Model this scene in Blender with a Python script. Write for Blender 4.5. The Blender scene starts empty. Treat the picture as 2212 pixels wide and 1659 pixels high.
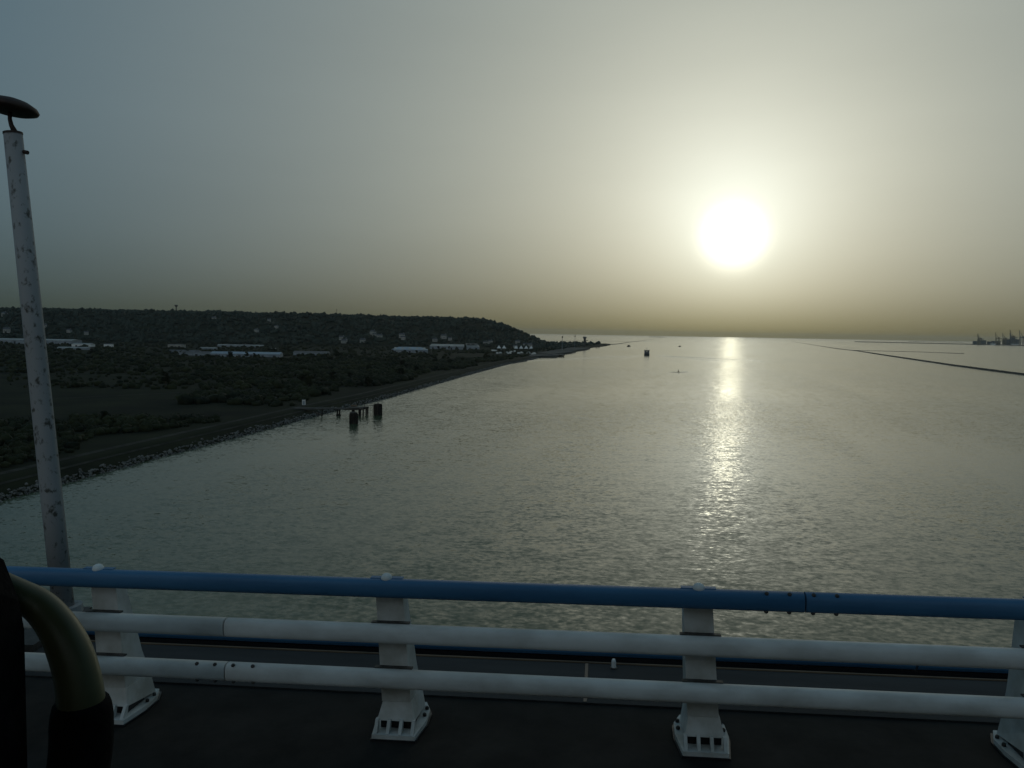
import bpy, math, random
import numpy as np
from mathutils import Vector, Matrix, Euler

R = math.radians
random.seed(7)
rng = np.random.default_rng(7)
SC = bpy.context.scene
COL = SC.collection

# ------------------------------------------------------------------ camera
CAM_Z = 55.0
cam_data = bpy.data.cameras.new('camera')
cam = bpy.data.objects.new('camera', cam_data)
COL.objects.link(cam)
cam_data.sensor_width = 36.0
cam_data.lens = 36.0 * 1725.0 / 2212.0
cam_data.clip_start = 0.05
cam_data.clip_end = 150000.0
cam.location = (0, 0, CAM_Z)
cam.rotation_euler = (Matrix.Rotation(R(90 - 3.7), 3, 'X') @ Matrix.Rotation(R(1.0), 3, 'Z')).to_euler()
SC.camera = cam

# ------------------------------------------------------------------ sky and sun
SUN_AZ, SUN_EL = 15.2, 6.67            # degrees, azimuth clockwise from +Y
SUN_DIR = Vector((math.sin(R(SUN_AZ)) * math.cos(R(SUN_EL)), math.cos(R(SUN_AZ)) * math.cos(R(SUN_EL)), math.sin(R(SUN_EL))))


def nmath(nt, op, a, b=None, c=None, clamp=False):
    n = nt.nodes.new('ShaderNodeMath')
    n.operation = op
    n.use_clamp = clamp
    for i, v in enumerate((a, b, c)):
        if v is None:
            continue
        if isinstance(v, (int, float)):
            n.inputs[i].default_value = v
        else:
            nt.links.new(v, n.inputs[i])
    return n.outputs[0]


def vmath(nt, op, a, b=None):
    n = nt.nodes.new('ShaderNodeVectorMath')
    n.operation = op
    for i, v in enumerate((a, b)):
        if v is None:
            continue
        if isinstance(v, (tuple, list, Vector)):
            n.inputs[i].default_value = tuple(v)
        else:
            nt.links.new(v, n.inputs[i])
    return n.outputs['Value'] if op in ('DOT_PRODUCT', 'LENGTH', 'DISTANCE') else n.outputs[0]


def vscale(nt, col, fac):
    n = nt.nodes.new('ShaderNodeVectorMath')
    n.operation = 'SCALE'
    if isinstance(col, (tuple, list)):
        n.inputs[0].default_value = col
    else:
        nt.links.new(col, n.inputs[0])
    if isinstance(fac, (int, float)):
        n.inputs['Scale'].default_value = fac
    else:
        nt.links.new(fac, n.inputs['Scale'])
    return n.outputs[0]


world = bpy.data.worlds.new('World')
SC.world = world
world.use_nodes = True
nt = world.node_tree
nt.nodes.clear()
out = nt.nodes.new('ShaderNodeOutputWorld')
bg = nt.nodes.new('ShaderNodeBackground')
bg.inputs['Strength'].default_value = 0.1
nt.links.new(bg.outputs[0], out.inputs['Surface'])
sky = nt.nodes.new('ShaderNodeTexSky')
sky.sky_type = 'NISHITA'
sky.sun_disc = False
sky.sun_elevation = R(SUN_EL)
sky.sun_rotation = R(SUN_AZ)
sky.altitude = 50
sky.air_density = 1.0
sky.dust_density = 4.0
sky.ozone_density = 2.0
tc = nt.nodes.new('ShaderNodeTexCoord')
d = vmath(nt, 'NORMALIZE', tc.outputs['Generated'])
cosang = vmath(nt, 'DOT_PRODUCT', d, tuple(SUN_DIR))
theta = nmath(nt, 'MULTIPLY', nmath(nt, 'ARCCOSINE', nmath(nt, 'MINIMUM', nmath(nt, 'MAXIMUM', cosang, -1.0), 1.0)), 180 / math.pi)
sep = nt.nodes.new('ShaderNodeSeparateXYZ')
nt.links.new(d, sep.inputs[0])
elev = nmath(nt, 'MAXIMUM', nmath(nt, 'MULTIPLY', nmath(nt, 'ARCSINE', sep.outputs['Z']), 180 / math.pi), 0.0)


def expo(x, w):
    return nmath(nt, 'EXPONENT', nmath(nt, 'DIVIDE', x, -w))


# hazy summer air: forward scattering round the sun, thick dust low over the sea
HAZE_SKY = [((6.6, 7.9, 8.3), 5.0), ((7.1, 6.2, 4.0), 24.0)]
BASE_SKY = (0.02, 0.66, 1.25)
SUN_CORE = ((7.0, 7.0, 6.6), 2.1)       # blurred solar disc seen through the dust
tot = vscale(nt, sky.outputs[0], 0.02)
tot = vmath(nt, 'ADD', tot, BASE_SKY)
for colr, w in HAZE_SKY:
    tot = vmath(nt, 'ADD', tot, vscale(nt, colr, expo(theta, w)))
disc = nmath(nt, 'EXPONENT', nmath(nt, 'MULTIPLY', nmath(nt, 'POWER', nmath(nt, 'DIVIDE', theta, SUN_CORE[1]), 3.5), -1.0))
tot = vmath(nt, 'ADD', tot, vscale(nt, SUN_CORE[0], disc))
# back-scatter opposite the sun, added out of view as fill light on the rails
anti = nmath(nt, 'MAXIMUM', nmath(nt, 'MULTIPLY', cosang, -1.0), 0.0)
tot = vmath(nt, 'ADD', tot, vscale(nt, (3.3, 3.2, 2.9), anti))
low = expo(elev, 5.5)
lowcol = vmath(nt, 'SUBTRACT', (1.0, 1.0, 1.0), vscale(nt, (0.70, 0.755, 0.90), low))
tot = vmath(nt, 'MULTIPLY', tot, lowcol)
# very faint uneven veils in the haze
vn = nt.nodes.new('ShaderNodeTexNoise')
vn.inputs['Scale'].default_value = 2.2
vn.inputs['Detail'].default_value = 5.0
nt.links.new(vmath(nt, 'MULTIPLY', d, (1.0, 1.0, 5.0)), vn.inputs['Vector'])
veil = nmath(nt, 'ADD', 0.93, nmath(nt, 'MULTIPLY', vn.outputs['Fac'], 0.14))
tot = vscale(nt, tot, veil)
nt.links.new(tot, bg.inputs['Color'])

sun_data = bpy.data.lights.new('sun', 'SUN')
sun = bpy.data.objects.new('sun', sun_data)
COL.objects.link(sun)
sun_data.energy = 0.005
sun_data.angle = R(0.9)
sun_data.color = (1.0, 0.95, 0.68)
sun.rotation_euler = SUN_DIR.to_track_quat('Z', 'Y').to_euler()
sun.location = (0, 0, 300)

SC.view_settings.view_transform = 'Standard'
SC.view_settings.look = 'None'
SC.view_settings.exposure = 0.1
SC.view_settings.gamma = 1.0
SC.view_settings.use_curve_mapping = False
SC.render.engine = 'CYCLES'
SC.cycles.max_bounces = 6
SC.cycles.diffuse_bounces = 2
SC.cycles.glossy_bounces = 3
SC.cycles.volume_bounces = 0
SC.cycles.sample_clamp_indirect = 3.0
SC.cycles.sample_clamp_direct = 12.0
SC.cycles.caustics_reflective = False
SC.cycles.caustics_refractive = False

# ------------------------------------------------------------------ materials


def mat(name, c1, c2=None, scale=1.0, rough=0.7, spec=0.3, bump=0.0, detail=4.0, metallic=0.0, stretch=(1, 1, 1), world_space=False, ramp=(0.35, 0.65)):
    m = bpy.data.materials.new(name)
    m.use_nodes = True
    t = m.node_tree
    p = t.nodes['Principled BSDF']
    p.inputs['Roughness'].default_value = rough
    p.inputs['Specular IOR Level'].default_value = spec
    p.inputs['Metallic'].default_value = metallic
    if c2 is None:
        c2 = tuple(v * 0.75 for v in c1)
    if world_space:
        src = t.nodes.new('ShaderNodeNewGeometry').outputs['Position']
    else:
        src = t.nodes.new('ShaderNodeTexCoord').outputs['Object']
    mp = vmath(t, 'MULTIPLY', src, stretch)
    n = t.nodes.new('ShaderNodeTexNoise')
    n.inputs['Scale'].default_value = scale
    n.inputs['Detail'].default_value = detail
    n.inputs['Roughness'].default_value = 0.6
    t.links.new(mp, n.inputs['Vector'])
    r = t.nodes.new('ShaderNodeValToRGB')
    r.color_ramp.elements[0].position = ramp[0]
    r.color_ramp.elements[1].position = ramp[1]
    r.color_ramp.elements[0].color = (*c2, 1)
    r.color_ramp.elements[1].color = (*c1, 1)
    t.links.new(n.outputs['Fac'], r.inputs[0])
    t.links.new(r.outputs[0], p.inputs['Base Color'])
    if bump:
        b = t.nodes.new('ShaderNodeBump')
        b.inputs['Strength'].default_value = bump
        b.inputs['Distance'].default_value = 0.02
        t.links.new(n.outputs['Fac'], b.inputs['Height'])
        t.links.new(b.outputs[0], p.inputs['Normal'])
    return m


M = {}
M['land'] = mat('meadow', (0.024, 0.027, 0.012), (0.009, 0.011, 0.006), 0.02, 0.95, 0.1, world_space=True)
M['track'] = mat('gravel_track', (0.060, 0.057, 0.046), (0.028, 0.027, 0.022), 0.15, 0.95, 0.1, world_space=True)
M['rock'] = mat('limestone', (0.22, 0.21, 0.19), (0.012, 0.012, 0.010), 0.9, 0.75, 0.3, bump=0.5, world_space=True)
M['wall_rock'] = mat('wet_rubble', (0.09, 0.08, 0.065), (0.035, 0.03, 0.026), 0.25, 0.9, 0.2, world_space=True)
M['leaf'] = mat('foliage', (0.034, 0.038, 0.015), (0.008, 0.011, 0.005), 0.035, 0.8, 0.15, world_space=True)
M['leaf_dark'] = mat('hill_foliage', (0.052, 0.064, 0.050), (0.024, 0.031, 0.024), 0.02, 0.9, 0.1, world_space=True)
M['bark'] = mat('bark', (0.09, 0.07, 0.05), (0.04, 0.03, 0.02), 2.0, 0.9, 0.1)
M['mud'] = mat('wet_mud', (0.07, 0.062, 0.05), (0.04, 0.036, 0.03), 0.01, 0.55, 0.4, world_space=True)
M['concrete'] = mat('concrete', (0.10, 0.097, 0.09), (0.05, 0.048, 0.045), 0.4, 0.9, 0.2, world_space=True)
M['timber'] = mat('tarred_timber', (0.035, 0.028, 0.022), (0.015, 0.012, 0.010), 1.5, 0.85, 0.2)
M['roof_blue'] = mat('blue_sheet_roof', (0.24, 0.33, 0.42), (0.15, 0.22, 0.29), 0.06, 0.42, 0.5, world_space=True)
M['roof_pale'] = mat('pale_sheet_roof', (0.34, 0.34, 0.32), (0.20, 0.20, 0.20), 0.06, 0.42, 0.5, world_space=True)
M['cladding'] = mat('pale_cladding', (0.30, 0.33, 0.36), (0.20, 0.23, 0.25), 0.15, 0.6, 0.4, world_space=True)
M['render_wall'] = mat('rendered_wall', (0.40, 0.38, 0.34), (0.28, 0.27, 0.24), 0.2, 0.9, 0.2, world_space=True)
M['slate'] = mat('slate_roof', (0.10, 0.10, 0.11), (0.06, 0.06, 0.065), 0.5, 0.6, 0.4, world_space=True)
M['dark'] = mat('dark_opening', (0.02, 0.02, 0.022), (0.012, 0.012, 0.014), 1.0, 0.4, 0.4)
M['hull_dark'] = mat('dark_hull', (0.03, 0.035, 0.045), (0.018, 0.02, 0.025), 0.5, 0.5, 0.4)
M['ship_grey'] = mat('ship_paint', (0.14, 0.15, 0.16), (0.08, 0.09, 0.10), 0.4, 0.6, 0.4)
M['white_paint'] = mat('white_paint', (0.80, 0.79, 0.76), (0.66, 0.65, 0.62), 0.5, 0.5, 0.4)
M['cream_hull'] = mat('cream_hull', (0.75, 0.62, 0.36), (0.62, 0.50, 0.30), 0.05, 0.6, 0.4, world_space=True)
M['crane_blue'] = mat('crane_paint', (0.07, 0.11, 0.13), (0.05, 0.07, 0.09), 0.1, 0.6, 0.4, world_space=True)
M['crane_ochre'] = mat('crane_ochre_paint', (0.22, 0.17, 0.08), (0.14, 0.11, 0.06), 0.1, 0.6, 0.4, world_space=True)
M['rail_white'] = mat('rail_white_paint', (0.69, 0.70, 0.68), (0.42, 0.41, 0.38), 4.0, 0.55, 0.3, detail=10, stretch=(0.5, 1, 1), ramp=(0.25, 0.6))
M['post_white'] = mat('post_white_paint', (0.62, 0.62, 0.60), (0.42, 0.41, 0.37), 5.0, 0.6, 0.3, detail=8, bump=0.15)
M['rail_blue'] = mat('rail_blue_paint', (0.055, 0.165, 0.30), (0.038, 0.12, 0.23), 3.5, 0.5, 0.4, detail=8, stretch=(0.25, 1, 1))
M['steel'] = mat('bolt_steel', (0.06, 0.055, 0.05), (0.03, 0.026, 0.022), 20.0, 0.6, 0.4)
M['rust_edge'] = mat('rusty_edge', (0.20, 0.14, 0.09), (0.11, 0.08, 0.055), 6.0, 0.8, 0.2, stretch=(0.2, 1, 1))
M['asphalt'] = mat('asphalt', (0.024, 0.021, 0.018), (0.008, 0.007, 0.006), 2.2, 0.9, 0.25, bump=0.4, detail=8)
M['asphalt_old'] = mat('walkway_asphalt', (0.045, 0.046, 0.047), (0.022, 0.023, 0.024), 2.5, 0.85, 0.3, bump=0.3, detail=8, stretch=(0.15, 1, 1))
M['pole_paint'] = mat('flaking_white_paint', (0.28, 0.28, 0.28), (0.07, 0.065, 0.055), 18.0, 0.7, 0.3, detail=14, stretch=(1, 1, 0.7), ramp=(0.34, 0.45))
M['lamp_dark'] = mat('lamp_hood_paint', (0.050, 0.030, 0.024), (0.025, 0.016, 0.013), 8.0, 0.6, 0.3)
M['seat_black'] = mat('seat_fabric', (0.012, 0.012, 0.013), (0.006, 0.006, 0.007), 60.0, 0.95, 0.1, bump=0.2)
M['handle_olive'] = mat('olive_plastic', (0.125, 0.13, 0.060), (0.075, 0.08, 0.038), 12.0, 0.42, 0.5)
M['coach_grey'] = mat('coach_trim', (0.10, 0.10, 0.105), (0.07, 0.07, 0.075), 5.0, 0.8, 0.2)
M['buoy_red'] = mat('buoy_paint', (0.10, 0.03, 0.02), (0.06, 0.02, 0.015), 2.0, 0.6, 0.3)


def water_material():
    m = bpy.data.materials.new('river_water')
    m.use_nodes = True
    t = m.node_tree
    p = t.nodes['Principled BSDF']
    p.inputs['Base Color'].default_value = (0.064, 0.088, 0.048, 1)
    p.inputs['Roughness'].default_value = 0.15
    p.inputs['IOR'].default_value = 1.33
    pos = t.nodes.new('ShaderNodeNewGeometry').outputs['Position']

    def noise(stretch, detail, rough=0.5, rot=0.0, off=(0, 0, 0)):
        mpn = t.nodes.new('ShaderNodeMapping')
        mpn.vector_type = 'POINT'
        mpn.inputs['Scale'].default_value = stretch
        mpn.inputs['Location'].default_value = off
        mpr = t.nodes.new('ShaderNodeMapping')
        mpr.inputs['Rotation'].default_value = (0, 0, rot)
        t.links.new(pos, mpr.inputs['Vector'])
        t.links.new(mpr.outputs[0], mpn.inputs['Vector'])
        n = t.nodes.new('ShaderNodeTexNoise')
        n.inputs['Scale'].default_value = 1.0
        n.inputs['Detail'].default_value = detail
        n.inputs['Roughness'].default_value = rough
        t.links.new(mpn.outputs[0], n.inputs['Vector'])
        return n

    # ripples, short waves and a low swell as surface slopes
    lay = [((0.62, 0.85, 1), 3, 0.6, R(8), 0.50), ((0.13, 0.30, 1), 2, 0.55, R(-7), 0.20), ((0.03, 0.06, 1), 1, 0.5, R(15), 0.04)]
    tot = None
    for st, de, ro, rt, amp in lay:
        v = vscale(t, vmath(t, 'SUBTRACT', noise(st, de, ro, rt).outputs['Color'], (0.5, 0.5, 0.5)), amp)
        tot = v if tot is None else vmath(t, 'ADD', tot, v)
    # gusts and slicks: where the breeze roughens the surface and where it lies calm
    g1 = noise((0.016, 0.0016, 1), 3, 0.55, R(13)).outputs['Fac']
    g2 = noise((0.0006, 0.0030, 1), 2, 0.5, R(-12), (3.1, 7.7, 0)).outputs['Fac']
    g = nmath(t, 'MULTIPLY', nmath(t, 'ADD', g1, g2), 0.5)
    ramp = t.nodes.new('ShaderNodeMapRange')
    ramp.inputs['From Min'].default_value = 0.38
    ramp.inputs['From Max'].default_value = 0.60
    ramp.inputs['To Min'].default_value = 0.32
    ramp.inputs['To Max'].default_value = 1.30
    t.links.new(g, ramp.inputs['Value'])
    amp = ramp.outputs[0]
    # flattened water in the track of the ship that is sailing out
    sp = t.nodes.new('ShaderNodeSeparateXYZ')
    t.links.new(pos, sp.inputs[0])
    back = nmath(t, 'SUBTRACT', 2140.0, sp.outputs['Y'])
    axis = nmath(t, 'SUBTRACT', 364.0, nmath(t, 'MULTIPLY', back, 0.20))
    halfw = nmath(t, 'ADD', 8.0, nmath(t, 'MULTIPLY', back, 0.10))
    u = nmath(t, 'DIVIDE', nmath(t, 'ABSOLUTE', nmath(t, 'SUBTRACT', sp.outputs['X'], axis)), halfw)
    inside = nmath(t, 'SUBTRACT', 1.0, nmath(t, 'MULTIPLY', nmath(t, 'SUBTRACT', u, 0.7), 2.5), clamp=True)
    near = nmath(t, 'MULTIPLY', nmath(t, 'GREATER_THAN', back, 0.0), nmath(t, 'SUBTRACT', 1.0, nmath(t, 'DIVIDE', back, 650.0), clamp=True))
    calm = nmath(t, 'SUBTRACT', 1.0, nmath(t, 'MULTIPLY', nmath(t, 'MULTIPLY', inside, near), 0.92))
    amp = nmath(t, 'MULTIPLY', amp, calm)
    sl = vscale(t, vmath(t, 'MULTIPLY', tot, (1.55, 1.0, 0)), amp)
    gn = t.nodes.new('ShaderNodeNewGeometry').outputs['Normal']
    nrm = vmath(t, 'NORMALIZE', vmath(t, 'ADD', gn, sl))
    t.links.new(nrm, p.inputs['Normal'])
    return m


M['water'] = water_material()

# ------------------------------------------------------------------ helpers


class MB:
    def __init__(self):
        self.v, self.f = [], []

    def add(self, v, f):
        o = len(self.v)
        self.v += [tuple(p) for p in v]
        self.f += [tuple(i + o for i in q) for q in f]
        return self

    def box(self, x0, x1, y0, y1, z0, z1):
        v = [(x0, y0, z0), (x1, y0, z0), (x1, y1, z0), (x0, y1, z0), (x0, y0, z1), (x1, y0, z1), (x1, y1, z1), (x0, y1, z1)]
        return self.add(v, [(0, 3, 2, 1), (4, 5, 6, 7), (0, 1, 5, 4), (1, 2, 6, 5), (2, 3, 7, 6), (3, 0, 4, 7)])

    def hexa(self, lower, upper):
        """two rings of equal length joined and capped"""
        n = len(lower)
        f = [tuple(range(n - 1, -1, -1)), tuple(range(n, 2 * n))]
        f += [(i, (i + 1) % n, n + (i + 1) % n, n + i) for i in range(n)]
        return self.add(list(lower) + list(upper), f)

    def rings(self, rings, cap=True):
        n = len(rings[0])
        v = [p for r in rings for p in r]
        f = []
        for k in range(len(rings) - 1):
            f += [(k * n + i, k * n + (i + 1) % n, (k + 1) * n + (i + 1) % n, (k + 1) * n + i) for i in range(n)]
        if cap:
            f += [tuple(range(n - 1, -1, -1)), tuple((len(rings) - 1) * n + i for i in range(n))]
        return self.add(v, f)

    def tube(self, path, rad, n=8, flat=1.0):
        path = [Vector(p) for p in path]
        if isinstance(rad, (int, float)):
            rad = [rad] * len(path)
        rs = []
        s = None
        for i, p in enumerate(path):
            tg = (path[min(i + 1, len(path) - 1)] - path[max(i - 1, 0)]).normalized()
            if s is None:
                s = tg.cross(Vector((0, 0, 1)) if abs(tg.z) < 0.95 else Vector((0, 1, 0)))
            s = (s - tg * s.dot(tg)).normalized()
            w = s.cross(tg).normalized()
            rs.append([p + (s * math.cos(6.2832 * k / n) * rad[i] + w * math.sin(6.2832 * k / n) * rad[i] * flat) for k in range(n)])
        return self.rings(rs)

    def lathe(self, prof, n=16, c=(0, 0, 0)):
        return self.rings([[(c[0] + r * math.cos(6.2832 * k / n), c[1] + r * math.sin(6.2832 * k / n), c[2] + z) for k in range(n)] for r, z in prof])

    def build(self, name, m, parent=None, smooth=False):
        me = bpy.data.meshes.new(name)
        me.from_pydata(self.v, [], self.f)
        me.materials.append(m)
        if smooth:
            me.polygons.foreach_set('use_smooth', [True] * len(me.polygons))
        me.update()
        return link(name, me, parent)


def link(name, me, parent=None):
    o = bpy.data.objects.new(name, me)
    COL.objects.link(o)
    if parent is not None:
        o.parent = parent
    return o


def npmesh(name, v, f, m, parent=None, smooth=False):
    me = bpy.data.meshes.new(name)
    v = np.asarray(v, np.float32)
    f = np.asarray(f, np.int32)
    k = f.shape[1]
    me.vertices.add(len(v))
    me.vertices.foreach_set('co', v.ravel())
    me.loops.add(f.size)
    me.loops.foreach_set('vertex_index', f.ravel())
    me.polygons.add(len(f))
    me.polygons.foreach_set('loop_start', np.arange(0, f.size, k, dtype=np.int32))
    me.materials.append(m)
    if smooth:
        me.polygons.foreach_set('use_smooth', np.ones(len(f), bool))
    me.update(calc_edges=True)
    me.validate()
    return link(name, me, parent)


def empty(name, loc=(0, 0, 0), rz=0.0):
    o = bpy.data.objects.new(name, None)
    o.empty_display_size = 0.3
    COL.objects.link(o)
    o.location = loc
    o.rotation_euler = (0, 0, rz)
    return o


def tag(o, label=None, cat=None, group=None, kind=None):
    if label:
        o['label'] = label
    if cat:
        o['category'] = cat
    if group:
        o['group'] = group
    if kind:
        o['kind'] = kind
    return o


ORD = ['first', 'second', 'third', 'fourth', 'fifth', 'sixth', 'seventh', 'eighth', 'ninth', 'tenth', 'eleventh', 'twelfth']


def number(objs, fmt):
    """labels by order of bearing, from the lamp post side towards the sea"""
    for k, o in enumerate(sorted(objs, key=lambda q: q.location.x / q.location.y)):
        o['label'] = fmt.format(ORD[k])


def by_group(g):
    return [o for o in COL.objects if o.get('group') == g]


def copy_tree(o, parent=None):
    c = o.copy()
    COL.objects.link(c)
    c.parent = parent
    for ch in list(o.children):
        copy_tree(ch, c)
    return c


def ico(sub=1):
    import bmesh
    bm = bmesh.new()
    bmesh.ops.create_icosphere(bm, subdivisions=sub, radius=1.0)
    v = np.array([p.co[:] for p in bm.verts])
    f = np.array([[q.index for q in p.verts] for p in bm.faces])
    bm.free()
    return v, f


ICO1 = ico(1)
ICO2 = ico(2)

# ------------------------------------------------------------------ terrain
BANK_Y = np.array([-900, 0, 120, 244, 328, 423, 520, 636, 980, 1394, 1537, 1776, 1940, 2194, 2362, 2625, 2868, 3157, 3603, 4157, 4300], float)
BANK_X = np.array([-240, -186, -172, -158, -148, -134, -121, -102, -60, -5, 27, 62, 92, 140, 172, 222, 262, 318, 420, 516, 520], float)


def bank_x(y):
    return np.interp(y, BANK_Y, BANK_X)


def sstep(t):
    t = np.clip(t, 0, 1)
    return t * t * (3 - 2 * t)


def wob(x, y, s, seed=0.0):
    return (np.sin(x / s + seed) * np.cos(y / s * 1.3 + seed * 2.1) + 0.6 * np.sin(x / s * 2.3 + y / s * 1.7 + seed * 3.0) + 0.4 * np.cos(y / s * 3.1 - x / s * 2.2)) / 2.0


def hill_z(x, y):
    dd = bank_x(y) - x
    foot = 2150 + 250 * sstep((x + 700) / 600) + 40 * wob(x, y, 300)
    ramp = sstep((y - foot) / (820 + 60 * wob(x, y, 200, 2)))
    side = sstep((dd - 70 - 20 * wob(x, y, 160, 1) - np.maximum(0, y - 3000) * 0.42) / 330)
    return (97 + 5 * wob(x, y, 420, 0.5) + 6.0 * sstep((-x - 500) / 1200)) * ramp * side


PROF_D = np.array([-12, 0, 1.5, 3.5, 7, 10, 14, 22, 34, 60])
PROF_Z = np.array([-3, -0.1, 1.0, 2.0, 2.4, 3.8, 4.0, 4.3, 3.9, 4.0])


def ground_z(x, y):
    dd = bank_x(y) - x
    z = np.interp(dd, PROF_D, PROF_Z)
    z = z + np.where(dd > 40, 0.35 * wob(x, y, 37.0), 0.0)
    return z + np.where(dd > 40, hill_z(x, y), 0.0)


ys = np.concatenate([np.arange(-900, 220, 40), np.arange(220, 900, 8), np.arange(900, 2000, 20), np.arange(2000, 4300, 28)])
ds = np.concatenate([PROF_D[:-1], np.arange(44, 200, 12), np.arange(200, 1000, 32), np.arange(1000, 3200, 70), [3400, 4200, 6000]])
YY, DD = np.meshgrid(ys, ds, indexing='ij')
XX = bank_x(YY) - DD
ZZ = ground_z(XX, YY)
ny, nd = YY.shape
idx = np.arange(ny * nd).reshape(ny, nd)
quads = np.stack([idx[:-1, :-1], idx[1:, :-1], idx[1:, 1:], idx[:-1, 1:]], -1).reshape(-1, 4)[:, ::-1]
riverbank = npmesh('riverbank', np.stack([XX, YY, ZZ], -1).reshape(-1, 3), quads, M['land'], smooth=True)
tag(riverbank, kind='structure')

# river and open sea: one sheet to the horizon
s = 40000.0
river = MB().add([(-s, -3000, 0), (s, -3000, 0), (s, s, 0), (-s, s, 0)], [(0, 1, 2, 3)]).build('river', M['water'])
tag(river, kind='structure')


def strip(name, pts, w, m, lift=0.05, n=None, follow=True):
    """a ribbon laid on the terrain"""
    pts = [Vector((p[0], p[1], 0)) for p in pts]
    dense = []
    for a, b in zip(pts[:-1], pts[1:]):
        k = max(2, int((b - a).length / 10))
        dense += [a.lerp(b, i / k) for i in range(k)]
    dense.append(pts[-1])
    v, f = [], []
    for i, p in enumerate(dense):
        tg = (dense[min(i + 1, len(dense) - 1)] - dense[max(i - 1, 0)]).normalized()
        sd = Vector((-tg.y, tg.x, 0))
        for k in (-1, 1):
            q = p + sd * k * w / 2
            v.append((q.x, q.y, float(ground_z(q.x, q.y)) + lift))
        if i:
            f.append((2 * i - 2, 2 * i, 2 * i + 1, 2 * i - 1))
    o = MB().add(v, f).build(name, m)
    return tag(o, kind='structure')


yy = np.concatenate([np.arange(60, 900, 15), np.arange(900, 1760, 40)])
strip('path', [(float(bank_x(y)) - 18, y) for y in yy], 3.2, M['track'], 0.06)
strip('path', [(float(bank_x(y)) - 8.6, y) for y in yy], 1.0, M['track'], 0.10)
strip('path', [(-420, 540), (-345, 540), (-318, 545), (-270, 600), (-235, 640), (-200, 640), (-160, 560)], 2.6, M['track'], 0.10)
strip('path', [(-620, 900), (-470, 860), (-300, 760), (-240, 720)], 2.6, M['track'], 0.10)

# riprap along the waterline: the nearest stones one by one, the rest as one mass


def stone_verts(sd):
    r = np.random.default_rng(sd)
    v = ICO1[0] * np.array([1, r.uniform(0.6, 0.95), r.uniform(0.5, 0.8)])
    v = v * (1 + r.uniform(-0.28, 0.28, (len(v), 1)))
    return v


stone_meshes = []
for k in range(6):
    me = bpy.data.meshes.new('rock')
    me.from_pydata([tuple(p) for p in stone_verts(k)], [], [tuple(int(i) for i in q) for q in ICO1[1]])
    me.materials.append(M['rock'])
    stone_meshes.append(me)
for k in range(300):
    y = 236 + 290 * (k + random.random()) / 300
    dd = random.uniform(-0.9, 2.3)
    x = float(bank_x(y)) - dd
    o = link('rock', stone_meshes[k % 6], riverbank)
    o.location = (x, y, float(ground_z(x, y)) + 0.15)
    o.rotation_euler = (random.uniform(-0.4, 0.4), random.uniform(-0.4, 0.4), random.uniform(0, 6.28))
    sc_ = random.uniform(0.35, 0.85)
    o.scale = (sc_, sc_, sc_)
V, F = [], []
off = 0
for k in range(3600):
    y = 150 + 1600 * random.random() ** 1.35
    dd = random.uniform(-1.0, 2.4) if random.random() < 0.92 else random.uniform(2.4, 4)
    x = float(bank_x(y)) - dd + 0.8 * math.sin(y * 0.31) * math.sin(y * 0.083)
    sc_ = random.uniform(0.25, 0.8) * (1 + y / 1800)
    a = random.uniform(0, 6.28)
    v = stone_verts(k % 40) * sc_
    c, sn = math.cos(a), math.sin(a)
    v = np.stack([v[:, 0] * c - v[:, 1] * sn + x, v[:, 0] * sn + v[:, 1] * c + y, v[:, 2] + float(ground_z(x, y)) + 0.1], -1)
    V.append(v)
    F.append(ICO1[1] + off)
    off += len(v)
o = npmesh('riprap', np.concatenate(V), np.concatenate(F), M['rock'], riverbank)
tag(o, kind='stuff')

# training walls, mole and mud banks out in the estuary


def dike(name, pts, top, base, h, m, jag=0.5, step=12.0, fade=False):
    pts = [Vector((p[0], p[1], 0)) for p in pts]
    dense = []
    for a, b in zip(pts[:-1], pts[1:]):
        L = (b - a).length
        k = max(2, int(L / max(step, a.length / 250)))
        dense += [a.lerp(b, i / k) for i in range(k)]
    dense.append(pts[-1])
    rs = []
    for i, p in enumerate(dense):
        tg = (dense[min(i + 1, len(dense) - 1)] - dense[max(i - 1, 0)]).normalized()
        sd = Vector((-tg.y, tg.x, 0))
        j = lambda a: random.uniform(-a, a)
        h_ = h * min(1.0, (3200.0 / p.length) ** 1.3) if fade else h
        rs.append([p + sd * (base / 2 + j(jag)) + Vector((0, 0, -1)), p + sd * (top / 2 + j(jag)) + Vector((0, 0, h_ + j(jag * 0.5))),
                   p - sd * (top / 2 + j(jag)) + Vector((0, 0, h_ + j(jag * 0.5))), p - sd * (base / 2 + j(jag)) + Vector((0, 0, -1))])
    return MB().rings(rs).build(name, m)


o = dike('training_wall', [(800, 900), (822, 1180), (839, 1308), (884, 1482), (947, 1712), (1060, 2079), (1236, 2648), (1517, 3533), (1617, 3952), (2576, 7034), (3700, 10600)], 7, 15, 2.6, M['wall_rock'], 0.5, 12.0, True)
tag(o, 'long dark rubble training wall running out along the far side of the channel', 'wall')
o = dike('training_wall', [(505, 4120), (581, 4449), (808, 5561), (1217, 7470), (1864, 10538), (2400, 12900)], 8, 16, 2.4, M['wall_rock'], 0.3, 12.0, True)
tag(o, 'thin rubble wall running seaward from the wooded headland', 'wall')
o = dike('groyne', [(1545, 3640), (1657, 3571), (1780, 3494), (1840, 3260)], 4, 9, 1.4, M['wall_rock'], 0.6)
tag(o, 'low dark groyne branching off the long training wall', 'groyne')


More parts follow.
